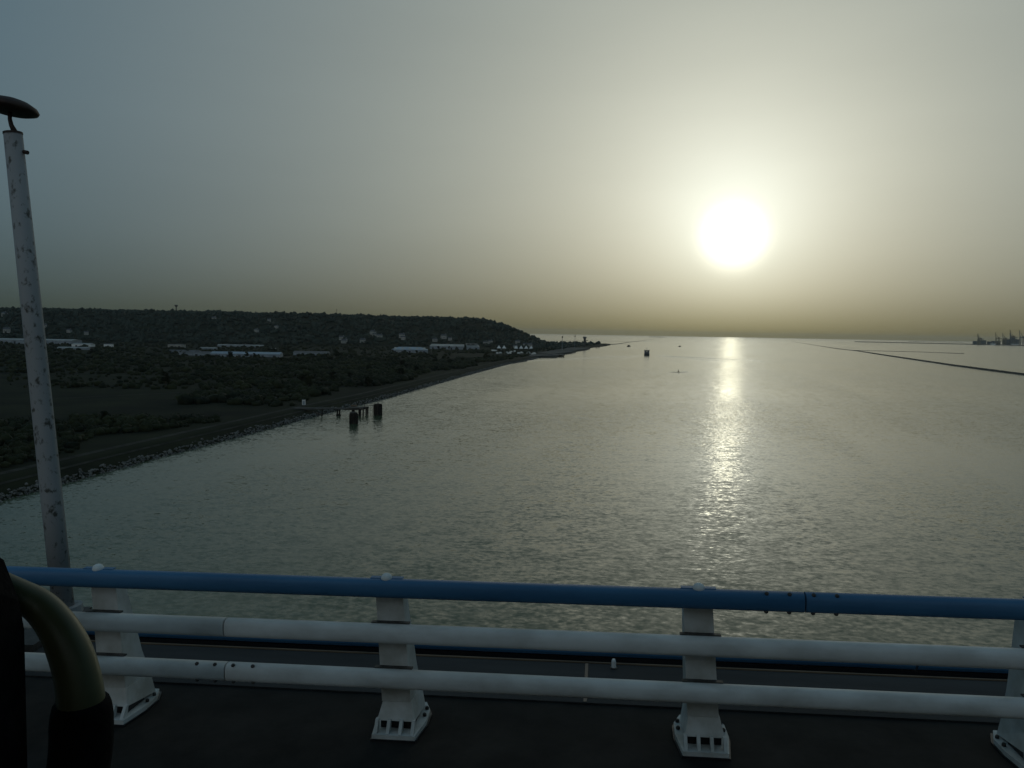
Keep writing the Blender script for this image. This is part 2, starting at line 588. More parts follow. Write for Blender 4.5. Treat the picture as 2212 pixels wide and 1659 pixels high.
def bar(name, cx, cy, rx, ry, rot, h=0.35):
    n = 40
    rs = []
    for sc_, z in ((1.0, -0.4), (0.94, h * 0.5), (0.7, h)):
        ring = []
        for k in range(n):
            a = 6.2832 * k / n
            rr = sc_ * (1 + 0.10 * math.sin(3 * a + cx) + 0.07 * math.sin(7 * a + cy))
            x, y = rx * rr * math.cos(a), ry * rr * math.sin(a)
            ring.append((cx + x * math.cos(rot) - y * math.sin(rot), cy + x * math.sin(rot) + y * math.cos(rot), z))
        rs.append(ring)
    o = MB().rings(rs).build(name, M['mud'])
    return tag(o, kind='structure')


bar('mudbank', 4300, 9900, 420, 60, -0.3)
bar('mudbank', 3300, 7600, 330, 40, -0.3)
bar('mudbank', 2020, 4880, 90, 22, -0.25)
bar('mudbank', 1790, 4270, 70, 14, -0.3)
bar('mudbank', 480, 4520, 170, 16, 0.05)
bar('mudbank', 700, 6300, 520, 60, 0.03)
bar('mudbank', 420, 5400, 300, 40, 0.05)
bar('mudbank', 350, 4900, 200, 22, 0.05)
o = bar('island', 3530, 19500, 210, 60, 0.0, 9.0)
o = dike('breakwater', [(9900, 20000), (11450, 20300)], 12, 26, 6, M['wall_rock'], 0.5)
tag(o, 'far thin breakwater lying on the hazy sea horizon', 'breakwater')
o = dike('mole', [(5150, 12000), (5450, 11600), (5750, 10900), (6150, 10050), (7600, 9900)], 60, 90, 9, M['wall_rock'], 1.0)
tag(o, 'dark harbour mole under the distant dock cranes', 'mole')

# ------------------------------------------------------------------ vegetation


def leaf_cards(c, rad, n, size, r):
    """small leaf-clump faces spread through an ellipsoid"""
    dirs = r.normal(size=(n, 3))
    dirs /= np.linalg.norm(dirs, axis=1)[:, None]
    pos = c + dirs * rad * (r.uniform(0.35, 1.0, (n, 1)) ** 0.5)
    a = r.normal(size=(n, 3))
    a /= np.linalg.norm(a, axis=1)[:, None]
    b = np.cross(a, r.normal(size=(n, 3)))
    b /= np.linalg.norm(b, axis=1)[:, None]
    sz = size * r.uniform(0.6, 1.3, (n, 1))
    v = np.stack([pos - a * sz, pos + b * sz * 0.8, pos + a * sz, pos - b * sz * 0.7], 1).reshape(-1, 3)
    f = np.arange(4 * n).reshape(n, 4)
    return v, f


def tree_proto(sd, h, w, conical=False, trunk_h=0.25):
    r = np.random.default_rng(sd)
    t = empty('tree')
    mb = MB()
    lean = r.uniform(-0.04, 0.04, 2) * h
    mb.tube([(0, 0, -0.4), (lean[0] * 0.4, lean[1] * 0.4, h * 0.4), (lean[0], lean[1], h * 0.85)], [h * 0.028, h * 0.020, h * 0.006], 7)
    for k in range(5):
        a = r.uniform(0, 6.28)
        z0 = h * r.uniform(0.25, 0.6)
        mb.tube([(0, 0, z0), (math.cos(a) * w * 0.22, math.sin(a) * w * 0.22, z0 + h * 0.12), (math.cos(a) * w * 0.4, math.sin(a) * w * 0.4, z0 + h * 0.2)], [h * 0.012, h * 0.008, h * 0.004], 5)
    mb.build('trunk', M['bark'], t)
    V, F, off = [], [], 0
    nb = 13
    for k in range(nb):
        if conical:
            q = (k + 0.5) / nb
            c = np.array([r.uniform(-0.1, 0.1) * w, r.uniform(-0.1, 0.1) * w, h * (trunk_h + (1 - trunk_h) * q)])
            rad = np.array([w * 0.5 * (1.02 - q), w * 0.5 * (1.02 - q), h * 0.10])
        else:
            a, q = r.uniform(0, 6.28), r.uniform(0, 1)
            rr = w * 0.34 * math.sqrt(r.uniform(0, 1)) * (1.1 - 0.55 * q)
            c = np.array([rr * math.cos(a), rr * math.sin(a), h * (trunk_h + 0.12 + (0.78 - trunk_h) * q)])
            rad = np.array([w * 0.20, w * 0.20, h * 0.13]) * r.uniform(0.75, 1.25)
        v, f = leaf_cards(c, rad, 62, 0.055 * h, r)
        V.append(v)
        F.append(f + off)
        off += len(v)
    npmesh('crown', np.concatenate(V), np.concatenate(F), M['leaf'], t)
    return t


# wooded ridge: far-off forest that reads as one mass
def crowns(name, pts, m, sub, jag=0.25, tall=1.0):
    bv, bf = sub
    n = len(pts)
    P = np.array(pts)
    jit = 1 + rng.uniform(-jag, jag, (n, len(bv), 1))
    v = bv[None] * jit * np.stack([P[:, 3], P[:, 3], P[:, 4] * tall], -1)[:, None, :] + P[:, None, :3]
    f = bf[None] + (np.arange(n) * len(bv))[:, None, None]
    return npmesh(name, v.reshape(-1, 3), f.reshape(-1, 3), m)


pts = []
while len(pts) < 7800:
    y = rng.uniform(2100, 4050)
    x = rng.uniform(-2750, 480)
    dd = float(bank_x(y)) - x
    if dd < 45:
        continue
    hz = float(hill_z(x, y))
    if hz < 4 and not (y > 2500 and dd > 55 and rng.random() < 0.55):
        continue
    if hz > 85 and y > 3450:
        continue
    if y > 3250 and x < -700 and hz > 80:
        continue
    clump = 0.75 + 0.55 * max(0.0, float(wob(x, y, 23.0, 4.0))) + 0.3 * max(0.0, float(wob(x, y, 61.0, 1.0)))
    hgt = rng.uniform(4.5, 9.0) * clump
    wd = rng.uniform(4.5, 9.5) * clump
    pts.append((x, y, float(ground_z(x, y)) + hgt * 0.55, wd, hgt))
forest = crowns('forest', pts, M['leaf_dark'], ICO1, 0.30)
tag(forest, 'dark woodland covering the long ridge and headland behind the plain', 'woodland', kind='stuff')

# scrub thickets on the plain, too tangled to count
pts = []


def thicket(n, fn, h0, h1):
    k = 0
    while k < n:
        x, y = fn()
        if float(bank_x(y)) - x < 24:
            continue
        var = float(wob(x, y, 34.0, 2.0)) + 0.5 * float(wob(x, y, 11.0, 5.0))
        if var < -0.55:
            k += 1
            continue
        hgt = rng.uniform(h0, h1) * (0.85 + 0.45 * var)
        pts.append((x, y, float(ground_z(x, y)) + hgt * 0.30, hgt * rng.uniform(0.6, 1.1), hgt * 0.7))
        k += 1


def band(y0, y1, d0, d1):
    def fn():
        y = rng.uniform(y0, y1)
        dd = rng.uniform(d0, d1) + 12 * math.sin(y * 0.021) + 8 * math.sin(y * 0.057)
        return float(bank_x(y)) - dd, y
    return fn


thicket(1500, band(520, 1450, 34, 120), 2.4, 6.0)
thicket(900, band(640, 1400, 110, 260), 2.2, 5.5)
thicket(700, band(262, 440, 26, 110), 1.6, 4.2)
thicket(250, band(150, 270, 26, 130), 1.6, 4.0)
thicket(1900, lambda: (rng.uniform(-1000, -190), rng.uniform(820, 1280)), 2.5, 6.0)
thicket(1700, lambda: (rng.uniform(-1700, -130), rng.uniform(1250, 1830)), 3.0, 7.0)
thicket(1300, lambda: (rng.uniform(-1900, -60), rng.uniform(1850, 2350)), 3.0, 6.5)
thicket(260, lambda: (rng.uniform(-520, -230), rng.uniform(640, 860)), 1.2, 3.5)
thicket(420, band(1900, 3000, 60, 240), 3.0, 6.0)
thicket(260, band(1400, 1800, 26, 90), 1.8, 4.5)
CLEAR = [(-300, -150, 1790, 1880), (-290, -30, 2225, 2330), (-545, -395, 1380, 1450)]
pts = [p for p in pts if not any(a - 6 < p[0] < b + 6 and c - 6 < p[1] < e_ + 6 for a, b, c, e_ in CLEAR)]
cores = crowns('scrub', pts, M['leaf'], ICO1, 0.35)
tag(cores, 'dark tangled scrub thickets spread over the plain by the river', 'scrub', kind='stuff')
V, F, off = [], [], 0
for p in pts:
    n = 70 if p[1] < 480 else (34 if p[1] < 900 else 10)
    v, f = leaf_cards(np.array(p[:3]), np.array([p[3], p[3], p[4]]) * 1.3, n, (0.14 if p[1] < 900 else 0.2) * p[4], rng)
    V.append(v)
    F.append(f + off)
    off += len(v)
fo = npmesh('leaves', np.concatenate(V), np.concatenate(F), M['leaf'], cores)
tag(fo, kind='stuff')

# trees that stand clear of the thickets
protos = [tree_proto(11, 9.0, 8.0), tree_proto(12, 11.0, 8.5), tree_proto(13, 7.0, 7.5), tree_proto(14, 16.0, 7.0, True, 0.08)]
TREES = [
    # x, y, proto, scale, turn, label, group
    (-129, 2170, 3, 1.25, 0.3, 'tall dark conical tree standing before the pale warehouse', None),
    (-176, 690, 1, 1.0, 1.1, 'broad tree leaning out of the thicket above the riverside track', None),
    (-300, 2120, 1, 1.5, 0.0, 'dark round tree at the seaward end of the blue warehouse', None),
    (-470, 1330, 0, 1.3, 2.1, 'dark tree hiding part of the long blue shed roof', None),
    (-30, 1900, 0, 1.2, 0.8, 'lone dark tree by the harbour yard', None),
    (-268, 1785, 0, 1.0, 4.0, 'dark bushy tree before the blue warehouse', 'trees before the blue warehouse'),
    (-240, 1783, 2, 1.2, 1.0, 'dark bushy tree before the blue warehouse', 'trees before the blue warehouse'),
    (-215, 1788, 0, 0.9, 2.0, 'dark bushy tree before the blue warehouse', 'trees before the blue warehouse'),
    (-205, 2205, 0, 1.2, 4.4, 'dark tree in the row before the pale warehouse', 'trees before the pale warehouse'),
    (-175, 2203, 1, 1.0, 1.9, 'dark tree in the row before the pale warehouse', 'trees before the pale warehouse'),
    (-155, 2208, 0, 1.1, 0.9, 'dark tree in the row before the pale warehouse', 'trees before the pale warehouse'),
    (-215, 420, 2, 0.9, 0.2, 'low dark tree beside the riverside thicket near the lamp post', None),
    (-300, 690, 1, 1.1, 0.4, 'single tree standing in the meadow beyond the thicket', None),
]
for k in range(22):
    y = random.uniform(720, 1500)
    TREES.append((float(bank_x(y)) - random.uniform(34, 125), y, random.choice((0, 1, 2)), random.uniform(0.8, 1.25), random.uniform(0, 6.28),
                  'dark tree rising out of the riverside scrub', 'trees in the riverside scrub'))
for k in range(18):
    TREES.append((random.uniform(-1100, -260), random.uniform(1000, 1750), random.choice((0, 1, 2)), random.uniform(0.9, 1.4), random.uniform(0, 6.28),
                  'dark tree scattered over the plain below the ridge', 'trees on the plain'))
used = set()
for x, y, k, sc_, rz, lab, grp in TREES:
    o = protos[k] if k not in used else copy_tree(protos[k])
    used.add(k)
    o.location = (x, y, float(ground_z(x, y)))
    o.rotation_euler = (0, 0, rz)
    o.scale = (sc_, sc_, sc_)
    tag(o, lab, 'tree')
    if grp:
        o['group'] = grp
    elif 'group' in o:
        del o['group']

# ------------------------------------------------------------------ buildings on the plain


def shed(name, x, y, w, dp, eave, ridge, rz, label, wall='cladding', roof='roof_blue', hip=0.0, doors=0, panels=0):
    t = empty(name, (x, y, float(ground_z(x, y)) - 0.3), rz)
    MB().box(-w / 2, w / 2, -dp / 2, dp / 2, 0, eave).build('wall', M[wall], t)
    e = 0.5
    a = [(-w / 2 - e, -dp / 2 - e, eave + 0.01), (w / 2 + e, -dp / 2 - e, eave + 0.01), (w / 2 + e, dp / 2 + e, eave + 0.01), (-w / 2 - e, dp / 2 + e, eave + 0.01)]
    r = MB().add(a + [(-w / 2 - e + hip, 0, ridge), (w / 2 + e - hip, 0, ridge)],
                 [(3, 2, 1, 0), (0, 1, 5, 4), (2, 3, 4, 5), (1, 2, 5), (3, 0, 4)]).build('roof', M[roof], t)
    for k in range(panels):
        px = -w / 2 + w * (k + 0.5) / panels
        v = []
        for dx in (-0.16, 0.16):
            for s_ in (0.15, 0.85):
                v.append((px + dx * w / panels, (-dp / 2 - e) * (1 - s_), eave + (ridge - eave) * s_ + 0.08))
        MB().add(v, [(0, 2, 3, 1)]).build('roof_light', M['roof_pale'], r)
    for k in range(doors):
        px = -w / 2 + w * (k + 0.5) / doors
        MB().box(px - 2.2, px + 2.2, -dp / 2 - 0.08, -dp / 2 - 0.005, 0, eave * 0.62).build('door', M['dark'], t)
    tag(t, label, 'building')
    return t


shed('warehouse', -237, 1845, 82, 46, 7.5, 13.5, 0.10, 'long pale blue warehouse with a hipped sheet roof beyond the scrub', hip=16, doors=5, panels=5)
wb = shed('warehouse', -165, 2280, 140, 44, 9.0, 14.5, 0.04, 'largest warehouse, pale roof edge catching the light beside the harbour', roof='roof_pale', hip=4, doors=8, panels=7)
bb = MB().box(30, 64, -9, 9, 14.3, 17.0).build('roof_house', M['roof_pale'], wb)
for px in (39, 52):
    MB().rings([[(px + 4 * math.cos(math.pi * k / 8), yv, 14.2 + 2.5 * math.sin(math.pi * k / 8)) for k in range(9)] for yv in (-9.4, -9.05)]).build('arched_opening', M['dark'], bb)
shed('long_shed', -470, 1415, 118, 34, 5.5, 9.0, 0.12, 'long low shed with a blue roof behind the riverside scrub', roof='roof_blue', doors=6)
shed('long_shed', -565, 1440, 60, 30, 5.0, 7.5, 0.05, 'low grey shed adjoining the long blue-roofed shed', roof='slate', doors=3)
shed('long_shed', -392, 1560, 66, 30, 5.5, 8.0, 0.1, 'low dull shed right of the long blue-roofed shed', roof='slate', doors=3)
shed('factory', -1270, 2090, 250, 60, 10, 13, 0.08, 'very long pale factory under the ridge behind the lamp post', roof='roof_pale', doors=8)
shed('small_shed', -1010, 1880, 44, 22, 6, 8.5, 0.0, 'small white shed in front of the long factory', wall='white_paint', roof='roof_pale', doors=2)
shed('small_shed', -925, 1830, 18, 16, 8, 9.5, 0.3, 'narrow white block between the factory and the meadow', wall='white_paint', roof='slate', doors=1)
shed('block', -790, 1880, 34, 24, 9, 10, 0.1, 'square beige block standing alone below the ridge', wall='render_wall', roof='slate', doors=2)
shed('small_shed', -700, 1840, 36, 14, 3.5, 5.0, 0.05, 'low shed with a bright roof left of the blue-roofed shed', roof='roof_pale')
shed('small_shed', -560, 1860, 16, 10, 3.5, 5.0, 0.05, 'tiny bright-roofed hut on the plain behind the blue-roofed shed', roof='roof_pale')
shed('small_shed', -720, 2120, 120, 16, 4.5, 6.5, 0.02, 'long low row with pale roof at the very foot of the ridge', roof='roof_pale')
shed('small_shed', -900, 1640, 60, 16, 4.0, 6.0, 0.1, 'low pale-roofed row among the trees behind the lamp post', roof='roof_pale')
shed('small_shed', -640, 1560, 56, 18, 4.0, 6.0, 0.05, 'grey low shed beside the path through the plain', roof='slate')


def house_proto():
    t = empty('house')
    MB().box(-6, 6, -4.5, 4.5, -2, 5.5).build('wall', M['render_wall'], t)
    r = MB().add([(-6.4, -4.9, 5.51), (6.4, -4.9, 5.51), (6.4, 4.9, 5.51), (-6.4, 4.9, 5.51), (-6.4, 0, 9.2), (6.4, 0, 9.2)],
                 [(3, 2, 1, 0), (0, 1, 5, 4), (2, 3, 4, 5), (1, 2, 5), (3, 0, 4)]).build('roof', M['slate'], t)
    MB().box(3.5, 4.4, -0.5, 0.5, 8.0, 10.4).build('chimney', M['render_wall'], r)
    for px in (-3.6, 0.2, 3.6):
        MB().box(px - 0.6, px + 0.6, -4.56, -4.505, 1.2, 2.8).build('window', M['dark'], t)
    return t


hp = house_proto()
k = 0
first = True
while k < 30:
    if k < 9:
        x, y = random.uniform(-560, -330), random.uniform(2350, 2560)
        lab, grp = 'pale house in the cluster at the foot of the wooded ridge', 'houses at the foot of the ridge'
    elif k < 18:
        x, y = random.uniform(-260, 60), random.uniform(2450, 2700)
        lab, grp = 'pale house on the slope above the pale warehouse', 'houses above the pale warehouse'
    else:
        x, y = random.uniform(-1900, -750), random.uniform(2330, 2720)
        lab, grp = 'pale house half hidden in the trees of the ridge', 'houses among the ridge trees'
    o = hp if first else copy_tree(hp)
    first = False
    z = float(ground_z(x, y))
    o.location = (x, y, z + (5.5 if k >= 18 else 4.0))
    o.rotation_euler = (0, 0, random.uniform(-0.6, 0.6))
    s_ = random.uniform(0.9, 1.5)
    o.scale = (s_, s_, s_)
    tag(o, lab, 'house', grp)
    k += 1

number(by_group('houses at the foot of the ridge'), '{} pale house from the left in the cluster at the ridge foot')
number(by_group('houses above the pale warehouse'), '{} pale house from the left on the slope above the pale warehouse')
number(by_group('houses among the ridge trees'), '{} pale house from the left half hidden in the ridge trees')
# water tower and mast on the ridge
t = empty('water_tower', (-1245, 2960, float(ground_z(-1245, 2960))))
MB().lathe([(2.2, 0), (1.8, 20), (2.0, 22)], 14).build('shaft', M['concrete'], t)
MB().lathe([(2.0, 21.5), (5.5, 25), (5.8, 28), (0.5, 29)], 16).build('tank', M['concrete'], t)
tag(t, 'small water tower poking above the ridge trees beside the lamp post', 'water tower')
t = empty('radio_mast', (-650, 2950, float(ground_z(-650, 2950))))
MB().tube([(0, 0, 0), (0, 0, 27)], [0.9, 0.4], 6).build('pole', M['hull_dark'], t)
MB().box(-1.2, 1.2, -0.3, 0.3, 22, 25).build('antenna', M['hull_dark'], t)
tag(t, 'thin radio mast rising above the ridge tree line', 'mast')

# ------------------------------------------------------------------ harbour at the headland


def quay(pts, h, label):
    lo = [(x, y, -2.0) for x, y in pts]
    hi = [(x, y, h) for x, y in pts]
    o = MB().hexa(lo, hi).build('quay', M['concrete'])
    return tag(o, kind='structure')


quay([(40, 1700), (64, 1777), (97, 1795), (112, 1890), (60, 1900), (20, 1800)], 4.6, '')
quay([(96, 1945), (160, 2190), (188, 2362), (120, 2370), (60, 2000)], 4.4, '')
quay([(180, 2400), (237, 2625), (278, 2868), (200, 2880), (120, 2450)], 4.4, '')
pq = empty('piled_pier', (112, 1890, 0))
MB().box(-14, 10, -30, 62, 3.7, 4.7).build('deck', M['concrete'], pq)
for k in range(5):
    for yy_ in (-26, 6, 38, 58):
        MB().tube([(-12 + k * 5, yy_, -1), (-12 + k * 5, yy_, 3.7)], 0.9, 8).build('pile', M['timber'], pq)
tag(pq, 'dark pier on thick piles at the near corner of the harbour', 'pier')
for k, (x, y) in enumerate(((322, 3080), (330, 3090), (346, 3190))):
    o = MB().tube([(x, y, -1), (x, y, 7.5 - k)], [1.6, 1.4], 8).build('mooring_pile', M['timber'])
    tag(o, ['first', 'second', 'third'][k] + ' mooring pile standing off the far harbour quay', 'pile', 'mooring piles off the far quay')

# control tower
tx, ty = 278, 3090
t = empty('control_tower', (tx, ty, 4.0))
MB().lathe([(4.6, 0), (4.2, 30), (4.2, 31)], 16).build('shaft', M['concrete'], t)
MB().lathe([(4.4, 31), (6.8, 33), (7.0, 37), (7.4, 37.2), (7.4, 38), (3, 39.5)], 16).build('control_room', M['ship_grey'], t)
MB().box(4, 12, -3, 3, 24, 26.5).build('gallery', M['ship_grey'], t)
MB().tube([(0, 0, 39), (0, 0, 44)], 0.25, 6).build('antenna', M['hull_dark'], t)
tag(t, 'pale round control tower on the headland above the harbour', 'tower')
for i, (x, y, h) in enumerate(((150, 2420, 42), (220, 2830, 44))):
    t = empty('light_mast', (x, y, 4.0))
    MB().tube([(0, 0, 0), (0, 0, h)], [0.75, 0.45], 8).build('pole', M['cladding'], t)
    MB().box(-1.6, 1.6, -0.6, 0.6, h - 5.5, h).build('lamp_head', M['hull_dark'], t)
    tag(t, ['tall light mast on the quay nearer the ridge', 'tall light mast on the quay nearer the control tower'][i], 'mast')

# peaked tents, moored boats and vehicles in the yard
tent = empty('tent')
MB().add([(-6, -6, 4), (6, -6, 4), (6, 6, 4), (-6, 6, 4), (0, 0, 13)], [(3, 2, 1, 0), (0, 1, 4), (1, 2, 4), (2, 3, 4), (3, 0, 4)]).build('canopy', M['white_paint'], tent)
for sx in (-5.6, 5.6):
    for sy in (-5.6, 5.6):
        MB().tube([(sx, sy, 0), (sx, sy, 4)], 0.2, 6).build('pole', M['ship_grey'], tent)
for k in range(6):
    o = tent if k == 0 else copy_tree(tent)
    x = -40 + k * 15 + (20 if k > 1 else 0)
    y = 2330 + k * 6
    o.location = (x, y, 4.0)
    tag(o, 'white peaked tent in the row behind the harbour yard', 'tent', 'white tents behind the harbour yard')


def boat(name, L, W_, H_, label, loc, rz, cabin='white_paint', hull='white_paint', mast=0.0, cat='boat', group=None):
    t = empty(name, loc, rz)
    ring = lambda z, k_: [(-W_ / 2 * k_, -L / 2, z), (W_ / 2 * k_, -L / 2, z), (W_ / 2 * k_, L * 0.15, z), (W_ / 4 * k_, L * 0.4, z), (0, L / 2, z), (-W_ / 4 * k_, L * 0.4, z), (-W_ / 2 * k_, L * 0.15, z)]
    MB().rings([ring(-0.5, 0.8), ring(H_ * 0.45, 1.0)]).build('hull', M[hull], t)
    MB().box(-W_ * 0.36, W_ * 0.36, -L * 0.3, L * 0.12, H_ * 0.451, H_).build('cabin', M[cabin], t)
    MB().box(-W_ * 0.3, W_ * 0.3, L * 0.121, L * 0.125, H_ * 0.62, H_ * 0.85).build('window', M['dark'], t)
    if mast:
        MB().tube([(0, -L * 0.05, H_), (0, -L * 0.05, H_ + mast)], [0.25, 0.12], 6).build('mast', M['hull_dark'], t)
    return tag(t, label, cat, group)


for k in range(9):
    boat('moored_boat', random.uniform(9, 13), 3.6, 3.6, 'small pale boat laid up in the harbour yard', (random.uniform(-20, 62), random.uniform(1810, 2040), 4.4), random.uniform(-0.5, 0.5) + 1.3, group='boats laid up in the yard')
van = empty('parked_van', (0, 0, 0))
MB().hexa([(-2.6, -1, 0.4), (2.6, -1, 0.4), (2.6, 1, 0.4), (-2.6, 1, 0.4)], [(-2.5, -0.95, 2.6), (1.2, -0.95, 2.6), (1.2, 0.95, 2.6), (-2.5, 0.95, 2.6)]).build('body', M['white_paint'], van)
for sx in (-1.6, 1.6):
    for sy in (-0.95, 0.95):
        MB().lathe([(0.38, -0.1), (0.38, 0.1)], 10).build('wheel', M['dark'], van)
        van.children[-1].rotation_euler = (math.pi / 2, 0, 0)
        van.children[-1].location = (sx, sy, 0.38)
for k in range(8):
    o = van if k == 0 else copy_tree(van)
    x, y = random.uniform(-60, 40), random.uniform(1800, 2140)
    o.location = (x, y, 4.35)
    o.rotation_euler = (0, 0, random.uniform(0, 3))
    o.scale = (1.6, 1.6, 1.6)
    tag(o, 'white van parked in the harbour yard', 'van', 'vans in the harbour yard')

number(by_group('white tents behind the harbour yard'), '{} white peaked tent from the left behind the harbour yard')
number(by_group('boats laid up in the yard'), '{} small pale boat from the left laid up in the harbour yard')
number(by_group('vans in the harbour yard'), '{} white van from the left parked in the harbour yard')
number(by_group('trees before the blue warehouse'), '{} dark bushy tree from the left before the blue warehouse')
number(by_group('trees before the pale warehouse'), '{} dark tree from the left in the row before the pale warehouse')

# ------------------------------------------------------------------ old jetty by the near bank
jt = empty('jetty', (-100, 515, 0))
MB().hexa([(-38, -12, 4.0), (-6, -7.5, 4.0), (-6, -2.5, 4.0), (-38, -6, 4.0)], [(-38, -12, 4.7), (-6, -7.5, 4.7), (-6, -2.5, 4.7), (-38, -6, 4.7)]).build('walkway', M['concrete'], jt)
MB().hexa([(-6.2, -8.5, 3.6), (4.5, -4.5, 3.6), (6.5, 6, 3.6), (-5, 5, 3.6)], [(-6.2, -8.5, 4.9), (4.5, -4.5, 4.9), (6.5, 6, 4.9), (-5, 5, 4.9)]).build('platform', M['wall_rock'], jt)
for x, y, r_ in ((-20.5, -9.3, 0.4), (-11, -8.2, 0.5), (-9.8, -7.2, 0.5), (-1.2, -6, 0.9), (2.6, -4.6, 0.9), (4.4, -2.5, 0.45), (5.6, 1.5, 0.45), (6.0, 4.8, 0.45), (-3.5, 3, 0.6), (0.5, 4, 0.5)):
    MB().tube([(x, y, -1.5), (x, y, 3.99)], r_, 10).build('pile', M['timber'], jt)
for x, y in ((-11, -8.2), (-9.8, -7.2)):
    MB().tube([(x, y, -1.0), (x, y, 1.0)], 0.85, 10).build('pile_cap', M['timber'], jt)
MB().box(-5.0, -1.0, 4.5, 5.2, 4.91, 5.9).build('kerb_block', M['rust_edge'], jt)
tag(jt, 'dilapidated jetty on dark piles reaching out from the rocky bank', 'jetty')


def dolphin(x, y, w, h, label, ladder):
    t = empty('mooring_dolphin', (x, y, 0))
    MB().lathe([(w / 2 * 0.98, -1.5), (w / 2, 0.4), (w / 2, h - 0.5), (w / 2 * 1.02, h - 0.5), (w / 2 * 1.02, h), (w / 2 * 0.9, h + 0.15)], 14).build('caisson', M['timber'], t)
    for k in range(10):
        a = 6.2832 * k / 10
        MB().tube([(math.cos(a) * (w / 2 + 0.12), math.sin(a) * (w / 2 + 0.12), -1), (math.cos(a) * (w / 2 + 0.12), math.sin(a) * (w / 2 + 0.12), h - 0.6)], 0.2, 6).build('fender', M['timber'], t)
    if ladder:
        MB().tube([(-w / 2 - 0.7, -0.3, -0.5), (-w / 2 - 0.7, -0.3, h + 2)], 0.10, 5).build('ladder_rail', M['steel'], t)
        MB().tube([(-w / 2 - 0.7, 0.4, -0.5), (-w / 2 - 0.7, 0.4, h)], 0.10, 5).build('ladder_rail', M['steel'], t)
        for k in range(9):
            MB().tube([(-w / 2 - 0.7, -0.3, 0.4 + k * 0.75), (-w / 2 - 0.7, 0.4, 0.4 + k * 0.75)], 0.05, 4).build('rung', M['steel'], t)
        MB().tube([(0, 0, h), (0, 0, h + 1.0)], 0.35, 8).build('bollard', M['steel'], t)
    else:
        MB().box(-w * 0.35, w * 0.3, -w * 0.3, w * 0.3, h + 0.151, h + 0.6).build('broken_cap', M['concrete'], t)
    return tag(t, label, 'dolphin')


dolphin(-92.5, 466, 4.6, 6.2, 'squat dark mooring dolphin in front of the jetty, nearest the bridge', False)
dolphin(-86.5, 515, 5.0, 7.2, 'dark round mooring dolphin with a ladder off the end of the jetty', True)
cw = empty('catwalk', (-92, 517, 0))
MB().hexa([(-4, 0.8, 5.6), (3.4, 0.5, 5.9), (3.4, 1.7, 5.9), (-4, 2.0, 5.6)], [(-4, 0.8, 5.8), (3.4, 0.5, 6.1), (3.4, 1.7, 6.1), (-4, 2.0, 5.8)]).build('deck', M['steel'], cw)
MB().tube([(-3.9, 0.9, 4.0), (-3.9, 0.9, 7.0)], 0.12, 5).build('post', M['steel'], cw)
MB().tube([(-3.9, 0.9, 6.9), (3.3, 0.6, 7.1)], 0.06, 5).build('handrail', M['steel'], cw)
tag(cw, 'narrow steel catwalk linking the jetty to the round dolphin', 'catwalk')
t = empty('white_cabinet', (-139, 532, float(ground_z(-139, 532))), 0.2)
MB().box(-1.1, 1.1, -0.7, 0.7, 0, 3.4).build('body', M['white_paint'], t)
MB().box(-1.3, 1.3, -0.9, 0.9, 3.41, 3.6).build('top', M['slate'], t)
MB().box(-0.7, 0.7, -0.74, -0.705, 0.2, 2.6).build('door', M['cladding'], t)
tag(t, 'white upright cabinet by the track at the foot of the jetty', 'cabinet')

# ------------------------------------------------------------------ shipping
st = empty('ship', (364, 2165, 0), -0.18)
hr = lambda z, k_: [(-7 * k_, -22, z), (7 * k_, -22, z), (7.2 * k_, 0, z), (6 * k_, 14, z), (0, 26, z), (-6 * k_, 14, z), (-7.2 * k_, 0, z)]
MB().rings([hr(-1.0, 0.85), hr(2, 1.0), hr(5.0, 1.0)]).build('hull', M['hull_dark'], st)
dk = MB().box(-6.6, -1.1, -20, -10, 5.01, 12.6).box(1.1, 6.6, -20, -10, 5.01, 12.6).box(-1.1, 1.1, -20, -10, 5.01, 9.2).box(-1.1, 1.1, -20, -10, 10.9, 12.6).build('superstructure', M['ship_grey'], st)
MB().box(-6.9, 6.9, -18, -11, 12.61, 13.6).build('bridge_deck', M['ship_grey'], st)
for sx in (-6.6, 6.6):
    MB().box(sx - 0.5, sx + 0.5, -19, -16, 12.61, 15.0).build('funnel', M['hull_dark'], st)
ms = MB().tube([(0, -14, 13.6), (0, -14, 22.5)], [0.4, 0.15], 6).build('mast', M['hull_dark'], st)
MB().tube([(-2.6, -14, 17.5), (0, -14, 15.5), (2.6, -14, 17.5)], 0.2, 5).build('yard', M['hull_dark'], ms)
for sx in (-4.6, -2.8, 2.8, 4.6):
    MB().box(sx - 0.6, sx + 0.6, -20.08, -20.005, 9.6, 10.6).build('window', M['dark'], st)
tag(st, 'dark square-sterned ship with a mast sailing out along the channel', 'ship')
boat('launch', 16, 11, 7, 'small dark boat to the left of the ship far down the channel', (521, 3598, 0), 0.9, 'hull_dark', 'hull_dark')
boat('launch', 13, 7, 5, 'small dark boat with a mast to the right of the ship near the sun track', (803, 3847, 0), 1.2, 'hull_dark', 'hull_dark', mast=6)
b = empty('buoy', (250, 1200, 0))
MB().lathe([(0.4, -0.6), (1.3, -0.2), (1.3, 0.6), (0.5, 0.9)], 12).build('float', M['buoy_red'], b)
MB().tube([(0, 0, 0.9), (0, 0, 4.2)], [0.35, 0.10], 6).build('staff', M['buoy_red'], b)
MB().lathe([(0.05, 2.0), (0.6, 2.3), (0.6, 3.0), (0.05, 3.3)], 8).build('topmark', M['buoy_red'], b)
tag(b, 'small dark channel buoy leaning in the current nearest the bridge', 'buoy')


